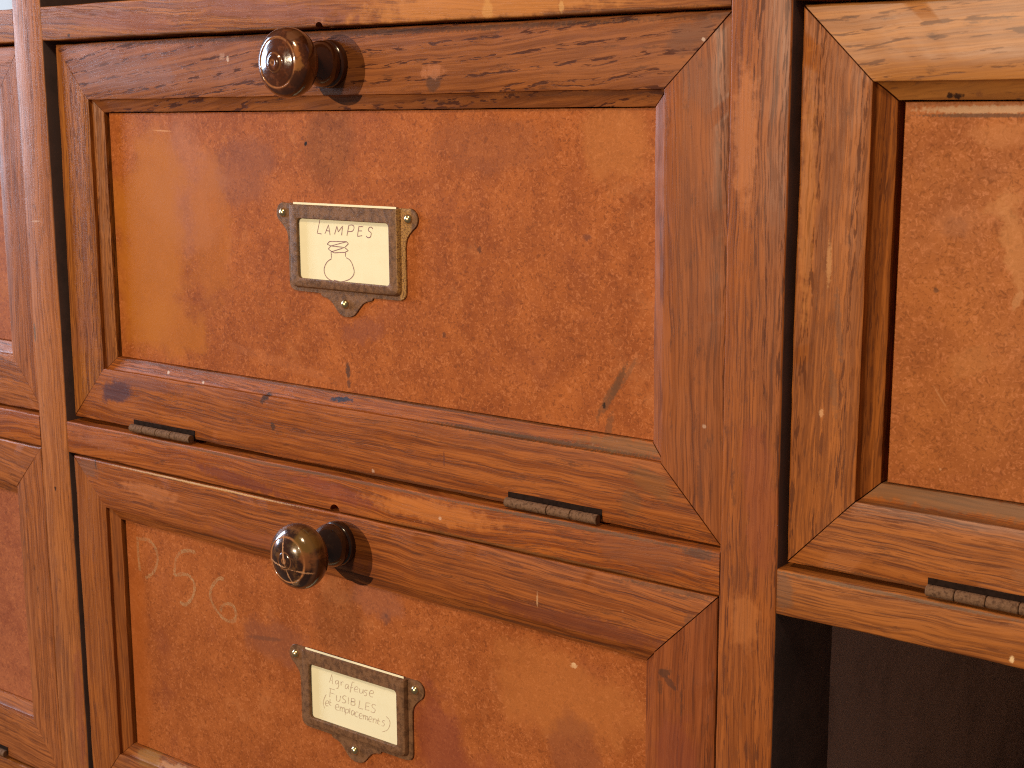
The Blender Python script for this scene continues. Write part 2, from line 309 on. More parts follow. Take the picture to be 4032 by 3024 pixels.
inner_shelf = oak('inner_shelf_oak', 'x', 33, (.33, .22, .165), (.24, .155, .115), coat=0, rough=.6, specks=0)
shade_side = plain('post_side_shade', (.115, .074, .070), .7, var=.3, scale=.05)  # dark colour that holds the shade on the posts' side faces
brass = plain('brass_pin', (.80, .62, .34), .24, .95, var=.3, scale=1.5)

# ------------------------------------------------------------------ setting: the pale wall behind
bm = board(-2500, 2500, 450, 470, -900, 1500, 'x', r=1, amp=0, step=5000)
wl = link('wall', bm, plain('white_plaster', (.95, .90, .84), .9, var=.03, scale=.02)); wl['kind'] = 'structure'

# ------------------------------------------------------------------ the cabinet
ROOT = (180, 0, -430)
cab = thing('oak_cabinet', 'varnished oak cabinet carcass of square posts and narrow rails around the flap doors', 'cabinet', ROOT)
AL, BL, BR, RR = -21.9, 360.0, 381.5, 741.5
tone_p = dict(light=(.47, .165, .058), dark=(.33, .098, .034))
post_left = oak('post_left_oak', 'z', 1, (.56, .195, .076), (.42, .132, .050), ring=5, pores=.5, fine=.55, blot=.35, root=ROOT, rough=.44, coat=.15,
    stains=[(-12.3, -35.5, 1.0, 1.2, 0, (.02, .008, .005), .95), (-20.6, 42, 1.0, 5.5, 0, (.14, .09, .06), .8), (-14, 96, 4, .5, 3, (.62, .40, .3), .5), (-4, -150, 4, 40, 0, (.25, .07, .04), .5)])
post_mid = oak('post_middle_oak', 'z', 2, coat=.12, figc=.5, light=(.45, .135, .040), dark=(.31, .083, .026), ring=4.5, pores=.85, fine=.75, band=.65, blot=.45, root=ROOT, plen=1.6, pw=.9,
    stains=[(366, 140, 5, 26, 0, (.56, .20, .07), .5), (374, 20, 7, 30, 4, (.28, .07, .025), .55), (370, -22, 6, 12, 6, (.58, .20, .055), .35), (368, -150, 9, 40, 0, (.25, .062, .022), .5), (378, 120, 3, 18, 0, (.2, .06, .02), .4)])
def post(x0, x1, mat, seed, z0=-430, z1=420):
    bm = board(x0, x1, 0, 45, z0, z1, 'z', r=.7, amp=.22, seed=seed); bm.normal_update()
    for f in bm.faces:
        if abs(f.normal.x) > .9: f.material_index = 1                    # side faces painted dark, standing in for the shade in the gaps
    return link('post', bm, [mat, shade_side], cab, ROOT, 40)
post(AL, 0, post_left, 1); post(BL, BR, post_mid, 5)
post(AL-381.9, AL-360, post_left, 9, -430, 195); post(RR, RR+21.7, post_mid, 13)
rail_top = oak('rail_top_oak', 'x', 3, (.52, .185, .058), (.33, .095, .036), ring=9, pores=.35, fine=.6, blot=.55, root=ROOT, slope=.05,
    stains=[(100, 180.3, 100, .7, 0, (.08, .035, .02), .6), (290, 180.2, 70, .7, 0, (.08, .035, .02), .55), (60, 186, 40, 5, -4, (.30, .10, .06), .55), (150, 187, 50, 4, -5, (.28, .10, .07), .6), (262, 185, 70, 7, 2, (.62, .24, .06), .6), (262, 183, 3, 4, 0, (.66, .32, .10), .6), (294, 182.5, 1.2, 2.2, 0, (.70, .38, .14), .6), (20, 181.5, 1.2, 1, 0, (.05, .02, .01), .9), (330, 190, 18, 3, 0, (.16, .07, .04), .5)])
rail_mid = oak('rail_middle_oak', 'x', 4, (.50, .145, .036), (.33, .078, .024), ring=8, warp=14, pores=.5, fine=.55, blot=.7, root=ROOT, blotc=(.16, .045, .03),
    stains=[(120, -11, 34, 3, -5, (.16, .04, .03), .65), (150, -1.0, 150, .7, 0, (.12, .075, .055), .6), (300, -1.0, 60, .9, 0, (.10, .07, .05), .65), (270, -14.8, 80, .8, 0, (.12, .06, .02), .6), (180, -7, 26, 4, -6, (.22, .05, .035), .5), (232, -7, 38, 5, 0, (.58, .19, .045), .55), (330, -6, 26, 6, 0, (.24, .075, .03), .6), (352, -2, 8, 2.0, 0, (.10, .05, .035), .7), (30, -7, 22, 4, 0, (.36, .12, .055), .5), (236, -9, 1, .8, 0, (.75, .5, .35), .55)])
rail_right = oak('rail_right_oak', 'x', 6, (.49, .165, .052), (.34, .104, .034), ring=5, pores=.45, fine=.7, blot=.35, root=ROOT,
    stains=[(420, -2.6, 50, .7, 0, (.13, .09, .06), .6), (384, -9, 4, 7, 0, (.17, .085, .05), .6), (460, -15, .8, 1.3, 0, (.95, .66, .36), .8)])
def rail(x0, x1, z0, z1, mat, seed, notch=None):
    o = link('rail', board(x0+.12, x1-.12, .12, 45, z0, z1, 'x', r=.7, amp=.28, seed=seed), mat, cab, ROOT, 40)
    if notch:
        nx, nz, r = notch; c = bmesh.new()
        bmesh.ops.create_cone(c, cap_ends=True, segments=24, radius1=r, radius2=r, depth=9, matrix=Matrix.Translation((nx, 2.5, nz)) @ Matrix.Rotation(math.pi/2, 4, 'X'))
        cut(o, c)
    return o
rail(0, BL, 179.7, 194.9, rail_top, 21, (178.2, 179.6, 2.0)); rail(0, BL, -15.5, 0, rail_mid, 23, (179, -15.2, 2.6)); rail(0, BL, -211, -195.4, rail_top, 25)
LX = AL-360
rail(LX, AL, 179.7, 194.9, rail_top, 27); rail(LX, AL, -15.5, 0, rail_mid, 28); rail(LX, AL, -211, -195.4, rail_top, 29)
rail(BR, RR, 180.6, 195.5, rail_top, 31); rail(BR, RR, -17.3, -1.7, rail_right, 33); rail(BR, RR, -211, -195.4, rail_top, 35)
def plank(name, x0, x1, y0, y1, z0, z1, axis, mat):
    return link(name, board(x0, x1, y0, y1, z0, z1, axis, r=.4, amp=0, step=400), mat, cab, ROOT)
for px in (LX-11, AL+11, BL+11, RR+11):
    plank('side_panel', px-5, px+5, 45.2, 349.5, -429, 419 if px > -50 else 180, 'z', side_wood)
for (x0, x1, zz) in ((LX-5, -17, 190), (LX-5, -17, -3), (-5, 365, 190), (-5, 365, -3), (377, RR+5, 190), (377, RR+5, -5), (LX-5, -17, -199), (-5, 365, -199), (377, RR+5, -199)):
    plank('shelf', x0, x1, 45.3, 349, zz-9, zz, 'x', inner_shelf)
plank('back_panel', -14, RR+16, 350, 357, -430, 420, 'z', inner_wood)
plank('back_panel', LX-16, -14.5, 350, 357, -430, 186, 'z', inner_wood)
plank('bottom_panel', LX-16, RR+16, 2, 349.6, -446, -430.4, 'x', inner_shelf)
plank('top_panel', -16, RR+16, 2, 349.6, 420.4, 436, 'x', inner_shelf)

# ------------------------------------------------------------------ flap doors
STEEP = [(0,0,17),(0,0,1.0),(.012,0,.3),(.035,0,0),(.35,0,0),(.7,0,0),(.985,0,0),(1,0,.15),(1,.12,.6),(1,.3,1.9),(1,1.0,2.9),(1,2.2,4.1),(1,3.5,5.1),(1,4.7,5.8),(1,5.4,6.1),(1,5.7,6.4),(1,5.75,17)]
PROFILE = [(0,0,17),(0,0,1.0),(.012,0,.3),(.035,0,0),(.35,0,0),(.7,0,0),(.985,0,0),(1,0,.15),(1,.08,.5),(1,.18,1.85),(1,.5,2.2),(1,1.2,2.5),(1,2.6,3.02),(1,4,3.55),(1,5.3,4.02),(1,5.7,4.2),(1,5.8,4.5),(1,5.85,17)]
DIAG = ((1, -1), (-1, -1), (-1, 1), (1, 1))           # TL, TR, BR, BL towards the middle
def member(door, name, i, outer, inner, rec, gaps, mat, root, seed, prof):
    j = (i+1) % 4; bm = bmesh.new(); Oa, Ob, Ia, Ib = outer[i], outer[j], inner[i], inner[j]
    ln = math.hypot(Ob[0]-Oa[0], Ob[1]-Oa[1]); n = max(12, int(ln/3)); t0, t1 = gaps[i]/ln, 1-gaps[j]/ln; rings = []
    for k in range(n+1):
        t = t0+(t1-t0)*k/n; ring = []
        for (wd, off, y) in prof:
            a = [Ia[d]+off*DIAG[i][d] for d in (0, 1)] if off else Ia; b = [Ib[d]+off*DIAG[j][d] for d in (0, 1)] if off else Ib
            q = [(Oa[d]+(Ob[d]-Oa[d])*t)*(1-wd)+(a[d]+(b[d]-a[d])*t)*wd for d in (0, 1)]
            amp = .24 if y < 7 else 0
            nx = wob(q[0], wd*3, q[1], amp, seed=seed); ny = wob(q[0], wd*3+off, q[1], amp*.9, seed=seed+31)
            ring.append(bm.verts.new((q[0]+(nx if i in (1, 3) else 0), rec+y+ny, q[1]+(nx if i in (0, 2) else 0))))
        rings.append(ring)
    m = len(prof)
    for k in range(n):
        for q in range(m-1): bm.faces.new((rings[k][q], rings[k][q+1], rings[k+1][q+1], rings[k+1][q]))
        bm.faces.new((rings[k][m-1], rings[k][0], rings[k+1][0], rings[k+1][m-1]))
    bm.faces.new(rings[0]); bm.faces.new(rings[-1])
    return link(name, bm, mat, door, root, 28)

KNOB1 = [(0,-.4),(9.1,-.4),(9.3,.5),(9.25,2.3),(8.8,2.9),(8.3,3.15),(8.25,3.4),(8.7,3.8),(8.95,4.6),(8.8,6.2),(8.1,8),(6.9,9.9),(5.8,11.6),(5.1,13),(5.0,14),(5.7,15.1),(8.1,16.1),(10.6,17.5),(12.3,19.4),(13.1,21.6),(13.3,23.4),(13.0,25.4),(12.1,27.2),(10.8,28.4),(9.8,28.95),(9.45,29.05),(9.25,28.85),(9.0,28.85),(8.7,29.05),(8.0,29.3),(7.2,29.52),(6.4,29.74),(5.4,30.02),(4.5,30.26),(4.15,30.24),(3.8,30.4),(3.5,30.8),(2.6,31.3),(1.5,31.5),(1.2,31.3),(.7,31.35),(0,31.5)]
KNOB2 = [(0,-.4),(9.2,-.4),(9.4,.5),(9.3,2.4),(8.9,2.9),(8.6,3.1),(8.7,3.4),(9.1,4.2),(9.1,5.8),(8.3,8),(7.0,10),(5.8,11.6),(5.1,13),(5.1,14),(6,15),(8.4,16),(10.8,17.4),(12.5,19.4),(13.4,21.6),(13.6,23.6),(13.1,25.8),(11.9,27.8),(10.2,29.2),(9.5,29.6),(9.3,29.5),(9.05,29.6),(8.2,30.1),(6.4,30.9),(4.4,31.4),(3.6,31.5),(3.4,31.4),(3.1,31.6),(1.6,31.85),(0,31.95)]
def knob_mat(name, root, cx, cz, base, worn, amount, seed, lines=False, marks=()):
    g = G(name); P = g.coords(root); X, Y, Z = g.sep(P)
    dx, dz = g.M('SUBTRACT', X, cx), g.M('SUBTRACT', Z, cz); rad = g.M('SQRT', g.M('ADD', g.M('MULTIPLY', dx, dx), g.M('MULTIPLY', dz, dz)))
    Q = g.V('ADD', P, (seed*31, seed*17, 0)); n = g.noise(Q, .22, 5, .7); n2 = g.noise(Q, .9, 4, .65)
    col = g.mix(g.R(n2, .35, .7), base, tuple(v*.65 for v in base))
    col = g.mix(g.R(n, .50, .66, 0, amount), col, worn)
    col = g.mix(g.R(Y, -16, -10, 0, .7), col, tuple(v*.65 for v in base))   # stem darkened: dark brown base, plus the neck's shade put in the colour
    front = g.R(Y, -22, -27)                                            # the ring and the boss rubbed down to the wood
    for (rr, wd, st) in ((9.35, .55, .9), (3.55, .35, .4), (12.6, .7, .25), (.9, .6, .5)):
        d = g.M('ABSOLUTE', g.M('SUBTRACT', rad, rr))
        f = g.M('MULTIPLY', g.M('MULTIPLY', g.R(g.M('ADD', d, g.M('MULTIPLY', n, .8)), wd+.55, wd*.3+.2), front), g.R(n2, .30, .48, .25, st))
        col = g.mix(f, col, (.50, .20, .075))
    if lines:                                                            # old cross scored over the front
        for (u, v, off, lim) in ((.13, 1.0, -2.6, 13), (1.0, .22, .2, 11)):
            d = g.M('ABSOLUTE', g.M('ADD', g.M('ADD', g.M('MULTIPLY', dx, u), g.M('MULTIPLY', dz, v)), -off))
            d = g.M('ADD', d, g.M('MULTIPLY', g.M('SUBTRACT', n2, .5), 1.1)); d = g.M('ADD', d, g.R(n, .48, .66, 0, .5))
            col = g.mix(g.M('MULTIPLY', g.M('MULTIPLY', g.R(d, .55, .22), front), g.R(rad, lim, lim-1, 0, .9)), col, (.50, .25, .13))
        v = g.voro(Q, .45); sp = g.M('MULTIPLY', g.R(v.outputs['Distance'], .16, .08), g.R(g.sep(v.outputs['Color'])[0], .74, .76))
        col = g.mix(g.M('MULTIPLY', g.M('MULTIPLY', sp, front), g.R(Z, cz-2, cz-6)), col, (.62, .40, .22))
    col = g.mix(g.R(Y, -15, -17), col, g.stains(col, P, [(cx+m[0], cz+m[1])+tuple(m[2:]) for m in marks]))
    g.put(g.b.inputs['Base Color'], col)
    g.put(g.b.inputs['Roughness'], g.R(g.M('ADD', g.M('MULTIPLY', n2, .5), g.M('MULTIPLY', n, .5)), .35, .68, .10, .30))
    g.b.inputs['Coat Weight'].default_value = .75; g.b.inputs['Coat Roughness'].default_value = .08; g.b.inputs['Specular IOR Level'].default_value = .3
    g.bump(g.M('ADD', g.M('MULTIPLY', n2, .3), n), .10, .0006)
    return g.m

def hinge(door, xa, xb, z, y, rec, root, cuts):
    bm = bmesh.new(); r = 1.85; xs = [xa]+[xa+(xb-xa)*c for c in cuts]+[xb]; seg = 20
    for a, b in zip(xs, xs[1:]):
        prof = [(a+.12, 0), (a+.12, r-.2), (a+.32, r), (b-.32, r), (b-.12, r-.2), (b-.12, 0)]; rings = []
        for (x, q) in prof:
            rings.append([bm.verts.new((x, y, z))] if q == 0 else [bm.verts.new((x, y+q*math.cos(2*math.pi*k/seg), z+q*math.sin(2*math.pi*k/seg))) for k in range(seg)])
        for A, B in zip(rings, rings[1:]):
            for k in range(seg):
                k2 = (k+1) % seg
                bm.faces.new((A[0], B[k], B[k2]) if len(A) == 1 else (A[k], A[k2], B[0]) if len(B) == 1 else (A[k], A[k2], B[k2], B[k]))
    h = link('hinge', bm, iron, door, root, 30)
    bm = board(xa-.3, xb+.3, rec-.25, rec+3, z-.2, z+3.5, 'x', r=.2, amp=.1, step=4, seed=xa)
    p = link('mortise_shade_strip', bm, dark_gap, h, root, 30)  # dark strip in place of the shadowed mortise above the barrel
    return h

HALF = [(-29.3,110.0),(-30.2,110.15),(-31.5,110.1)]+[(-34.7+4.3*math.cos(math.radians(a)), 105.9+4.3*math.sin(math.radians(a))) for a in range(75, 246, 12)]+[(-35.7,101.2),(-34.3,99.8),(-33.2,98.2),(-32.7,96.4),(-32.5,94),(-32.5,86),(-32.5,77.5),(-32.2,75.8),(-31.2,74.5),(-29.6,73.8),(-27,73.6),(-20,73.6),(-14.6,73.5),(-14.2,72.6),(-13.2,72.2),(-11,71.8),(-9,70.8),(-7.2,69.1),(-5.6,67.2),(-4,65.7),(-2,64.9)]
def label_holder(door, cx, dz, rec, root, mat):
    Y = lambda d: rec+5.5-d                      # d = distance out from the panel
    out = [(cx+x, z+dz) for x, z in HALF]+[(cx, 64.7+dz)]+[(cx-x, z+dz) for x, z in reversed(HALF)]
    bm = bmesh.new(); loops = []
    for d, sh in ((.02, 0), (.55, 0), (.8, .22)):
        c = (cx, 92+dz); loops.append([bm.verts.new((x-(x-c[0])/max(1, math.hypot(x-c[0], z-c[1]))*sh, Y(d), z-(z-c[1])/max(1, math.hypot(x-c[0], z-c[1]))*sh)) for x, z in out])
    n = len(out)
    for A, B in zip(loops, loops[1:]):
        for k in range(n): bm.faces.new((A[k], A[(k+1) % n], B[(k+1) % n], B[k]))
    bm.faces.new(loops[-1])
    # the raised sleeve: base, shoulder, front, window edge
    def rr(x0, x1, z0, z1, r, d, rt=None):
        pts = []; k = 6
        for (sx, sz, a0, q) in ((x1, z0, -90, r), (x1, z1, 0, r if rt is None else rt), (x0, z1, 90, r if rt is None else rt), (x0, z0, 180, r)):
            ax = sx-q if sx == x1 else sx+q; az = sz+q if sz == z0 else sz-q
            for i in range(k+1):
                a = math.radians(a0+90*i/k); pts.append((ax+q*math.cos(a), az+q*math.sin(a)))
        return [bm.verts.new((cx+x, Y(d), z+dz)) for x, z in pts]
    L = [rr(-30.4, 30.4, 75.2, 109.75, 3.0, .7, .3), rr(-30.0, 30.0, 75.6, 109.7, 2.8, 1.9, .3), rr(-29.5, 29.5, 76.1, 109.6, 2.4, 2.55, .3), rr(-28.7, 28.7, 76.9, 109.5, 1.9, 2.8, .3),
         rr(-25.7, 25.7, 79.0, 104.4, 1.7, 2.8), rr(-25.3, 25.3, 79.4, 104.1, 1.6, 2.6), rr(-25.3, 25.3, 79.4, 104.1, 1.6, 1.5)]
    n = len(L[0])
    for A, B in zip(L, L[1:]):
        for k in range(n): bm.faces.new((A[k], A[(k+1) % n], B[(k+1) % n], B[k]))
    h = link('label_holder', bm, mat, door, root, 24)
    for (x, z) in ((-34.9, 106.0), (34.3, 106.1), (-.6, 70.1)):
        p = [(2.05, .6), (2.0, 1.0), (1.6, 1.7), (.85, 2.2), (0, 2.35)]
        link('pin', lathe(p, cx+x, z+dz, rec+5.5, 18), brass, h, root, 60)
    return h
def patina(name, root, cx, wear):
    g = G(name); P = g.coords(root); X, Y, Z = g.sep(P); n = g.noise(P, .35, 5, .7); n2 = g.noise(P, 1.6, 4, .7)
    col = g.mix(g.R(n, .4, .65), (.22, .105, .050), (.11, .050, .024)); col = g.mix(g.R(n2, .58, .72, 0, .5), col, (.30, .17, .075))
    if wear:                                                             # rubbed bright along the right-hand edge
        e = g.M('MULTIPLY', g.R(X, cx+29.0, cx+29.6), g.R(X, cx+36.5, cx+34.5)); e = g.M('MULTIPLY', e, g.R(n2, .42, .54, .1, 1))
        e = g.M('MULTIPLY', e, g.R(n, .30, .40, .35, 1)); col = g.mix(g.M('MULTIPLY', e, .8), col, (.50, .27, .085))
    g.put(g.b.inputs['Base Color'], col); g.b.inputs['Metallic'].default_value = .1; g.b.inputs['Specular IOR Level'].default_value = .3
    g.put(g.b.inputs['Roughness'], g.R(n2, .3, .7, .36, .58)); g.bump(g.M('ADD', n, n2), .35, .0003)
    return g.m

def flap(label, outer, inner, rec, gaps, mats, panel_mat, seed, hinges, knob=None, prof=PROFILE, pd=5.5):
    """mats: top rail, right stile, bottom rail, left stile"""
    xs = [q[0] for q in outer]; root = ((xs[0]+xs[1])/2, rec, min(q[1] for q in outer))
    d = thing('cabinet_flap', label, 'cabinet door', root, 'flap doors of the oak cabinet'); d['kind'] = 'thing'
    mats = [oak(*m[:1], *m[1:3], **dict(m[3], root=root)) for m in mats]
    for i, nm in enumerate(('top_rail', 'stile', 'bottom_rail', 'stile')):
        member(d, nm, i, outer, inner, rec, gaps, mats[i], root, seed+i*7.7, prof)
    ins = ((7.4, 6.15), (5.2, 6.15), (5.2, 6.0), (7.4, 6.0)); bm = bmesh.new(); loops = []   # the board sits loose, pushed to the right in its groove
    for (sh, y) in ((0, 4.5), (0, .25), (.25, 0)):
        loops.append([bm.verts.new((inner[k][0]+(ins[k][0]+sh)*DIAG[k][0], rec+pd+y, inner[k][1]+(ins[k][1]+sh)*DIAG[k][1])) for k in range(4)])
    for p, q in zip(loops, loops[1:]):
        for k in range(4): bm.faces.new((p[k], p[(k+1) % 4], q[(k+1) % 4], q[k]))
    bm.faces.new(loops[0]); bm.faces.new(loops[-1])
    link('panel', bm, hardboard(*panel_mat[:2], root, **panel_mat[2]), d, root)
    for hh in hinges: hinge(d, *hh[:4], rec, root, hh[4])
    if knob:
        kprof, kx, kz, args = knob
        link('knob', lathe(kprof, kx, kz, rec), knob_mat(args[0], root, kx, kz, *args[1:]), d, root, 50)
    return d, root

CUT1, CUT2 = (.22, .45, .69), (.47, .72)
# the door with the lamp label
U_OUT = [(4.6, 178.0), (358.9, 178.9), (358.9, .9), (2.2, 2.3)]; U_IN = [(26.7, 152.8), (333.5, 154.4), (334.1, 26.8), (26.4, 27.9)]
du, ru = flap('wide oak flap door whose bronze holder shows a card reading LAMPES', U_OUT, U_IN, 3.5, (.08, .34, .30, .26),
    [('upper_top_rail_oak', 'x', 41, dict(light=(.41, .135, .050), dark=(.27, .080, .036), slope=-.09, ring=5.5, warp=7, pores=1.0, band=.93, fine=.30, pw=1.25, plen=1.1, rows=6.5, figc=.5, blot=.5, blotc=(.19, .075, .06),
        stains=[(233, 157.5, 4, 4.5, 0, (.10, .045, .03), .75), (233, 161.5, 6, 3, 0, (.50, .19, .09), .6), (121.5, 168.7, .9, 1.4, 0, (.8, .6, .5), .55), (118, 170, 2.2, 1.8, 0, (.5, .28, .2), .5), (55, 164, 40, 8, 0, (.26, .13, .12), .4), (345, 172, 14, 5, 20, (.15, .06, .035), .6), (348, 170, .8, .8, 0, (.8, .6, .5), .55), (180, 176.8, 170, 1.3, 0, (.07, .03, .018), .65), (120, 147.2, 90, .6, 0, (.07, .03, .015), .6), (270, 147.9, 70, .6, 0, (.07, .03, .015), .6), (300, 153.2, 50, 1.0, 0, (.12, .045, .025), .5)])),
     ('upper_right_stile_oak', 'z', 42, dict(coat=.14, figc=.5, light=(.42, .125, .042), dark=(.30, .082, .029), ring=6, pores=.85, band=.8, fine=.55, pw=1.0, plen=1.7, blot=.45, slope=.03,
        stains=[(348, 155, 8, 12, 30, (.20, .075, .04), .35), (355, 120, 1.2, 26, 3, (.12, .045, .02), .4), (350, 20, 1.2, 10, 5, (.10, .035, .02), .5), (351, 42, .8, .8, 0, (.8, .6, .45), .35)])),
     ('upper_bottom_rail_oak', 'x', 43, dict(light=(.47, .140, .038), dark=(.33, .085, .027), ring=5, pores=.6, band=.7, fine=.6, blot=.5, slope=.03,
        stains=[(36, 18.2, 14, 6, 12, (.085, .038, .05), .85), (136.4, 27.1, 2.6, 1.8, 20, (.045, .018, .01), .9), (134.3, 25.0, 1.5, 1.3, 0, (.07, .03, .02), .8), (140.6, 15.1, 1.6, 2.0, 0, (.06, .03, .02), .8), (178.3, 30.6, 6.5, 1.3, 4, (.03, .03, .055), .95), (60, 24, 30, 3, 0, (.21, .07, .045), .55), (330, 19, 12, 5, -20, (.17, .085, .03), .4), (322, 10, 5, 6, 0, (.14, .07, .03), .35), (235.7, 14, .6, 3.5, 0, (.14, .04, .02), .7), (236, 1.9, 60, 1.0, 0, (.19, .07, .03), .5), (280, 27.6, 62, .9, 0, (.07, .04, .02), .75), (120, 33.0, 110, .6, 0, (.12, .05, .025), .6), (250, 33, 90, .7, 0, (.10, .045, .02), .65), (318, 30, 24, 3, 0, (.17, .10, .045), .5), (250, 2.2, 110, .8, 0, (.07, .03, .015), .6), (90, 3.0, 60, .8, 0, (.08, .035, .02), .6), (198, 3.8, .9, .8, 0, (.8, .62, .5), .4), (70, 30.5, .9, .8, 0, (.85, .75, .7), .55), (94, 28.6, .9, .8, 0, (.85, .75, .7), .55)])),
     ('upper_left_stile_oak', 'z', 44, dict(light=(.48, .165, .042), dark=(.30, .083, .022), ring=5, pores=.75, band=.6, fine=.55, plen=1.1, blot=.45, blotc=(.30, .10, .06)))],
    ('upper_panel_board', 1, dict(stains=[(312.5, 51.8, 1.6, 9, -27, (.11, .05, .025), .75), (308.5, 46, 2.0, 10, -30, (.15, .065, .03), .65), (306.7, 43, .9, 1.2, 0, (.03, .015, .01), .95), (309, 36, 1.6, 6, -12, (.16, .065, .03), .6), (317, 56, 1, 8, -30, (.18, .075, .035), .5), (159.9, 134.4, 1.0, 1.2, 0, (.02, .01, .008), 1), (180.3, 42.5, 1.5, 4.0, 0, (.08, .04, .03), .85), (180.5, 37, 1.3, 2.0, 0, (.09, .04, .03), .7),
        (120, 122, 24, 16, 20, (.24, .085, .055), .45), (85, 112, 26, 30, 0, (.45, .17, .09), .5), (60, 92, 30, 56, 0, (.47, .150, .016), .75), (66, 50, 36, 14, 0, (.47, .150, .018), .6), (100, 95, 14, 40, 0, (.47, .145, .02), .5), (250, 96, 1.2, 1.4, 0, (.12, .04, .02), .8), (299, 103, 2.2, 1.2, 0, (.16, .05, .03), .7), (190, 60, 14, 6, 10, (.24, .07, .04), .5), (232, 62, 1.2, 1.2, 0, (.12, .04, .02), .8), (255, 135, 30, 12, 0, (.25, .08, .035), .35), (140, 42, 40, 3, -8, (.52, .18, .07), .22), (71, 139, 7, .4, -2, (.7, .34, .16), .6), (310, 135, 16, 16, 0, (.50, .175, .045), .45)])), 3.0,
    [(47.5, 89.5, 2.75, 1.5, CUT1), (267.5, 309.5, 2.6, 1.5, CUT2)], (KNOB1, 180.8, 165.6, ('worn_brown_knob', (.085, .024, .010), (.24, .072, .024), .5, 1, False, [(9.8, 4.5, 1.0, 4, 20, (.46, .17, .05), .7), (10.6, -1, 1.6, 3, -10, (.40, .17, .05), .7), (10, -7, 4, 4, 0, (.05, .018, .01), .7), (4, -11, 7, 2, 0, (.06, .02, .012), .6), (7, 10, 3, 2, -30, (.22, .09, .04), .6)])))
du['group'] = 'flap doors of the oak cabinet'
ph1 = patina('worn_bronze', ru, 181.2, True)
label_holder(du, 181.2, 0, 3.5, ru, ph1)

# the door with the three-line label and the chalk marks
L_OUT = [(3.4, -16.6), (359.5, -16.0), (359.5, -193.6), (3.0, -193.6)]; L_IN = [(26.2, -38.9), (334.4, -41.6), (334.4, -166), (25.6, -165.7)]
dl, rl = flap('wide oak flap door with D 5 6 chalked on its panel', L_OUT, L_IN, .3, (.06, .28, .1, .3),
    [('lower_top_rail_oak', 'x', 51, dict(light=(.46, .138, .042), dark=(.31, .080, .027), ring=5, pores=.55, band=.7, fine=.65, blot=.5, slope=.02,
        stains=[(20.4, -18.6, .6, 3.0, 8, (.03, .012, .008), .95), (14, -21, 10, 5, 0, (.19, .09, .06), .55), (95, -17.2, 70, .5, 0, (.62, .38, .16), .7), (150, -36, 60, 4, 0, (.24, .07, .04), .5), (300, -38, 50, 4, 0, (.17, .045, .024), .6), (180, -41.5, 130, .7, 0, (.10, .04, .02), .6), (280, -45.3, 60, .7, 0, (.09, .035, .018), .6), (340, -17.2, 22, 1.0, 0, (.09, .04, .02), .6), (60, -26, 22, 4, 0, (.54, .19, .07), .45), (352, -27, 8, 3, 0, (.14, .055, .03), .6), (283, -32.5, .5, 3.0, 0, (.6, .34, .18), .6)])),
     ('lower_right_stile_oak', 'z', 52, dict(coat=.14, figc=.5, light=(.38, .105, .038), dark=(.27, .066, .026), ring=6, pores=.7, band=.7, fine=.5, blot=.5, plen=1.5,
        stains=[(338.5, -48.5, 3.2, 2.2, 30, (.06, .03, .02), .7), (341, -51.5, 3.5, 1.6, -35, (.07, .03, .02), .65), (337, -54, 1.2, 3, 0, (.08, .035, .02), .5), (344, -80, 10, 20, 0, (.22, .05, .025), .5)])),
     ('lower_bottom_rail_oak', 'x', 53, dict(light=(.46, .150, .055), dark=(.32, .095, .036), ring=5, pores=.5, fine=.6, stains=[(45, -163, 10, 5, 0, (.35, .17, .045), .6), (70, -164, 18, 3, 0, (.6, .34, .2), .5)])),
     ('lower_left_stile_oak', 'z', 54, dict(light=(.44, .138, .040), dark=(.33, .092, .028), ring=4.5, pores=.35, fine=.5, blot=.35, specks=.2))],
    ('lower_panel_board', 2, dict(light=(.41, .116, .029), dark=(.29, .074, .017), stains=[(201.3, -57.9, 1.1, 1.1, 0, (.03, .015, .01), 1), (201.0, -58.4, 3.0, 4.0, 0, (.18, .065, .04), .55), (196, -51, 16, 10, 0, (.28, .10, .06), .45), (295.8, -57.3, 1.6, 1.2, 0, (.9, .66, .4), .9), (135, -84, 24, 12, 0, (.24, .08, .045), .5), (230, -108, 16, 28, 20, (.22, .05, .03), .6), (38, -110, 9, 60, 0, (.42, .11, .022), .55), (128, -84, 13, 1.2, 8, (.16, .06, .035), .6), (290, -72, 40, 20, 0, (.50, .17, .045), .5), (260, -125, 46, 22, 0, (.28, .065, .028), .5), (308, -110, 2, 3, 0, (.14, .045, .02), .7), (296, -92, 14, 16, 0, (.24, .075, .035), .5)])), 8.0,
    [(47.5, 89.5, -192.0, -.6, CUT1), (267.5, 309.5, -192.0, -.6, CUT2)], (KNOB2, 181.0, -28.6, ('scored_black_knob', (.042, .016, .010), (.22, .095, .03), .5, 2, True, [(7.5, 7.5, 6.5, 5.5, -40, (.22, .12, .03), .65), (10, 1.5, 3, 4, 0, (.26, .09, .03), .7), (-4, 9.5, 3, 2, 20, (.30, .15, .10), .5), (-6, 6, 1.2, 1.6, 0, (.3, .12, .07), .7), (4, -9, 3, 1, 40, (.36, .2, .1), .6)])))
ph2 = patina('dark_bronze', rl, 182.9, False)
label_holder(dl, 182.9, -192.3, .3, rl, ph2)
g = G('chalk'); P = g.coords(); n = g.noise(P, 1.1, 4, .7); n2 = g.noise(P, .12, 3, .6)
g.b.inputs['Base Color'].default_value = (.60, .33, .15, 1); g.b.inputs['Roughness'].default_value = .9
g.put(g.b.inputs['Alpha'], g.M('MULTIPLY', g.R(n, .36, .64, .08, .70), g.R(n2, .3, .6, .45, 1)))
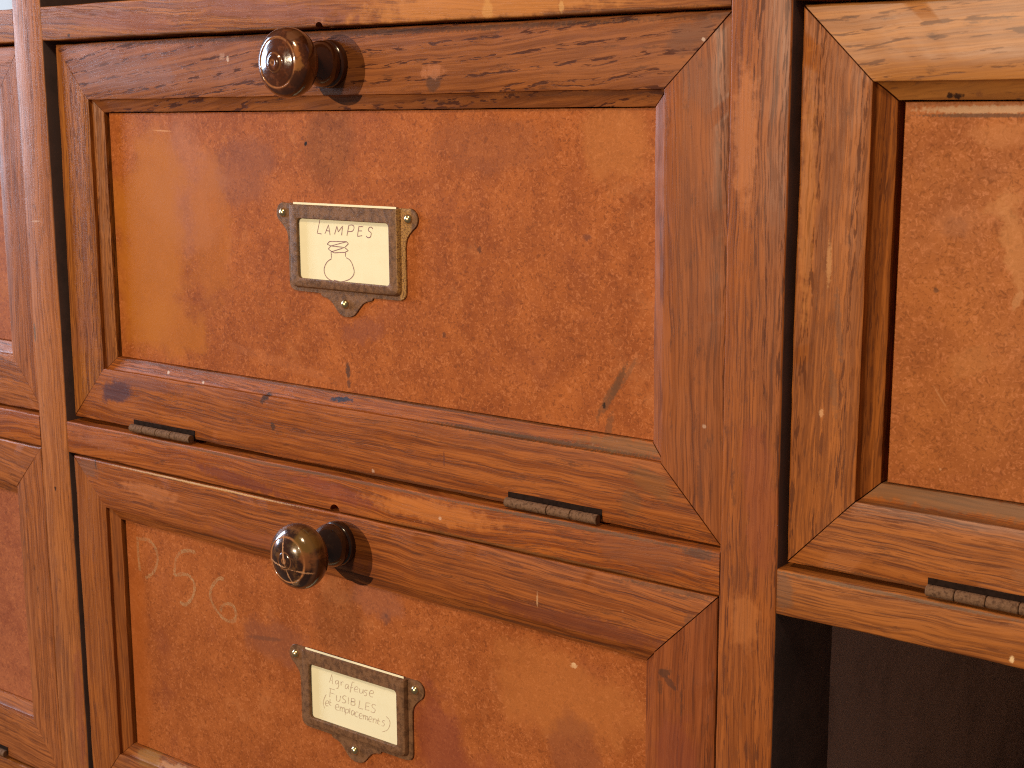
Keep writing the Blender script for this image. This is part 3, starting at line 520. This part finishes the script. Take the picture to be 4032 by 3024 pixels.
link('chalk_lettering', ribbons(CHALK_STROKES, 5.74, 1.6, .5), g.m, dl, rl)

# the door right of the middle post
R_OUT = [(383.5, 179.2), (739, 179.2), (739, .4), (383.2, .2)]; R_IN = [(407.2, 155.8), (714.5, 155.8), (714.5, 24.6), (406.6, 24.6)]
dr, rr_ = flap('pale grained oak flap door right of the middle post, above the open compartment', R_OUT, R_IN, 3.0, (.32, .1, .1, .32),
    [('right_top_rail_oak', 'x', 61, dict(coat=.2, light=(.56, .225, .075), dark=(.44, .155, .050), ring=6.5, pores=.85, band=.93, fine=.25, pw=1.5, plen=1.5, rows=5.0, figc=.5, blot=.25, slope=-.05, pore=(.16, .062, .026), warp=6,
        stains=[(429.1, 151.4, 1.1, 1.0, 0, (.03, .012, .008), .95), (431.6, 151.2, 1.9, 1.0, 0, (.03, .012, .008), .95), (438, 151.8, 1.2, 1.2, 0, (.25, .09, .03), .7)])),
     ('right_right_stile_oak', 'z', 62, dict(light=(.47, .155, .045), dark=(.34, .10, .03))),
     ('right_bottom_rail_oak', 'x', 63, dict(coat=.12, light=(.50, .163, .048), dark=(.37, .107, .033), ring=5, pores=.5, band=.7, fine=.7, blot=.35, slope=.03,
        stains=[(432, 28.5, 60, 3, 0, (.19, .10, .05), .75), (430, 32.6, 40, .8, 0, (.09, .045, .02), .7), (430, 24.9, 40, .6, 0, (.10, .045, .02), .5), (430, 1.0, 44, .7, 0, (.08, .04, .02), .6), (470, 10, 14, 5, 0, (.30, .13, .06), .4)])),
     ('right_left_stile_oak', 'z', 64, dict(coat=.06, light=(.48, .152, .042), dark=(.33, .097, .028), ring=5, pores=.75, band=.65, fine=.5, pw=1.1, plen=1.3, slope=-.04, blot=.4,
        stains=[(395, 100, 1, 8, 0, (.72, .36, .14), .4), (394, 52, .9, 1.6, 0, (.85, .5, .26), .45), (398, 60, 1.5, 10, 8, (.16, .07, .035), .5), (399, 80, 1.2, 14, 6, (.15, .065, .035), .5), (387, 120, 3, 40, 0, (.54, .2, .045), .4)]))],
    ('right_panel_board', 3, dict(light=(.44, .140, .034), dark=(.31, .088, .020), stains=[(440, 147.3, 24, 1.4, 0, (.55, .34, .2), .75), (440, 145.6, 24, .7, 0, (.12, .055, .03), .8), (450, 108, 4, 16, 14, (.58, .25, .09), .45), (446, 120, 7, 3, 30, (.52, .21, .07), .4), (432, 112, 5, 4, 20, (.27, .095, .045), .35), (438, 72, 8, 5, 30, (.50, .19, .06), .35), (445, 140, 12, 4, 0, (.52, .2, .07), .4), (452, 92, 1.4, 4, -20, (.62, .3, .13), .4), (430, 60, .35, 5, 35, (.6, .3, .14), .3), (427, 93, 1, 1, 0, (.1, .04, .02), .7)])), 14.0,
    [(432.2, 474.2, 1.0, 1.2, CUT1), (651, 693, 1.0, 1.2, CUT2)], (KNOB1, 561, 165.6, ('right_brown_knob', (.085, .026, .012), (.30, .11, .036), .5, 4)), STEEP, 7.6)

# the two doors left of the left-hand post
A = lambda z: z
lt = dict(light=(.51, .168, .07), dark=(.37, .112, .046), blot=.3, coat=.15, pores=.5, fine=.6)
for nm, label, zt, zb, rec, it, ib, sd in (
    ('far_upper', 'oak flap door left of the left post, level with the light bulb card', 178.2, 1.2, 3.0, 153.2, 27.6, 70),
    ('far_lower', 'oak flap door left of the left post, level with the chalk marks', -16.4, -193.6, .3, -39.3, -165.6, 80)):
    o = [(LX+2.5, zt), (AL-.5, zt), (AL-.5, zb), (LX+2.5, zb)]; i_ = [(LX+25, it), (AL-23.2, it), (AL-23.2, ib), (LX+25, ib)]
    flap(label, o, i_, rec, (.1, .2, .06, .1),
        [(nm+'_top_rail_oak', 'x', sd+1, dict(lt, slope=.1)), (nm+'_right_stile_oak', 'z', sd+2, lt), (nm+'_bottom_rail_oak', 'x', sd+3, dict(lt, slope=.05)), (nm+'_left_stile_oak', 'z', sd+4, lt)],
        (nm+'_panel_board', sd, dict(light=(.42, .135, .06), dark=(.30, .085, .04))), sd*1.0,
        [(LX+47.5, LX+89.5, zb+1.4, rec-2, CUT1), (AL-91.0, AL-48.9, zb+1.9, rec-1.2, CUT2)], (KNOB1, LX+180, zt-12.4, (nm+'_knob', (.085, .026, .012), (.30, .11, .036), .5, sd)))

# ------------------------------------------------------------------ the cards in the holders
def card(label, cx, dz, rec, strokes, ink, width):
    y = rec+5.5-1.25; root = (cx, y, 77+dz)
    bm = board(cx-28.4, cx+28.4, y, y+.25, 77.2+dz, 110.55+dz, 'x', r=.08, amp=0, step=8)
    o = link('label_card', bm, card_paper, None, root); o.location = tuple(v*S for v in root)
    o['label'] = label; o['category'] = 'label card'; o['group'] = 'cards in the bronze label holders'
    link('handwriting', ribbons(strokes, y-.03, width), ink, o, root)
card('cream card lettered LAMPES with a hand drawn light bulb, in the upper bronze holder', 181.2, 0, 3.5, LAMPES_STROKES, ink_red, .34)
card('cream card handwritten Agrafeuse FUSIBLES in three lines, in the lower bronze holder', 182.9, -192.3, .3, FUSIBLES_STROKES, ink_grey, .27)
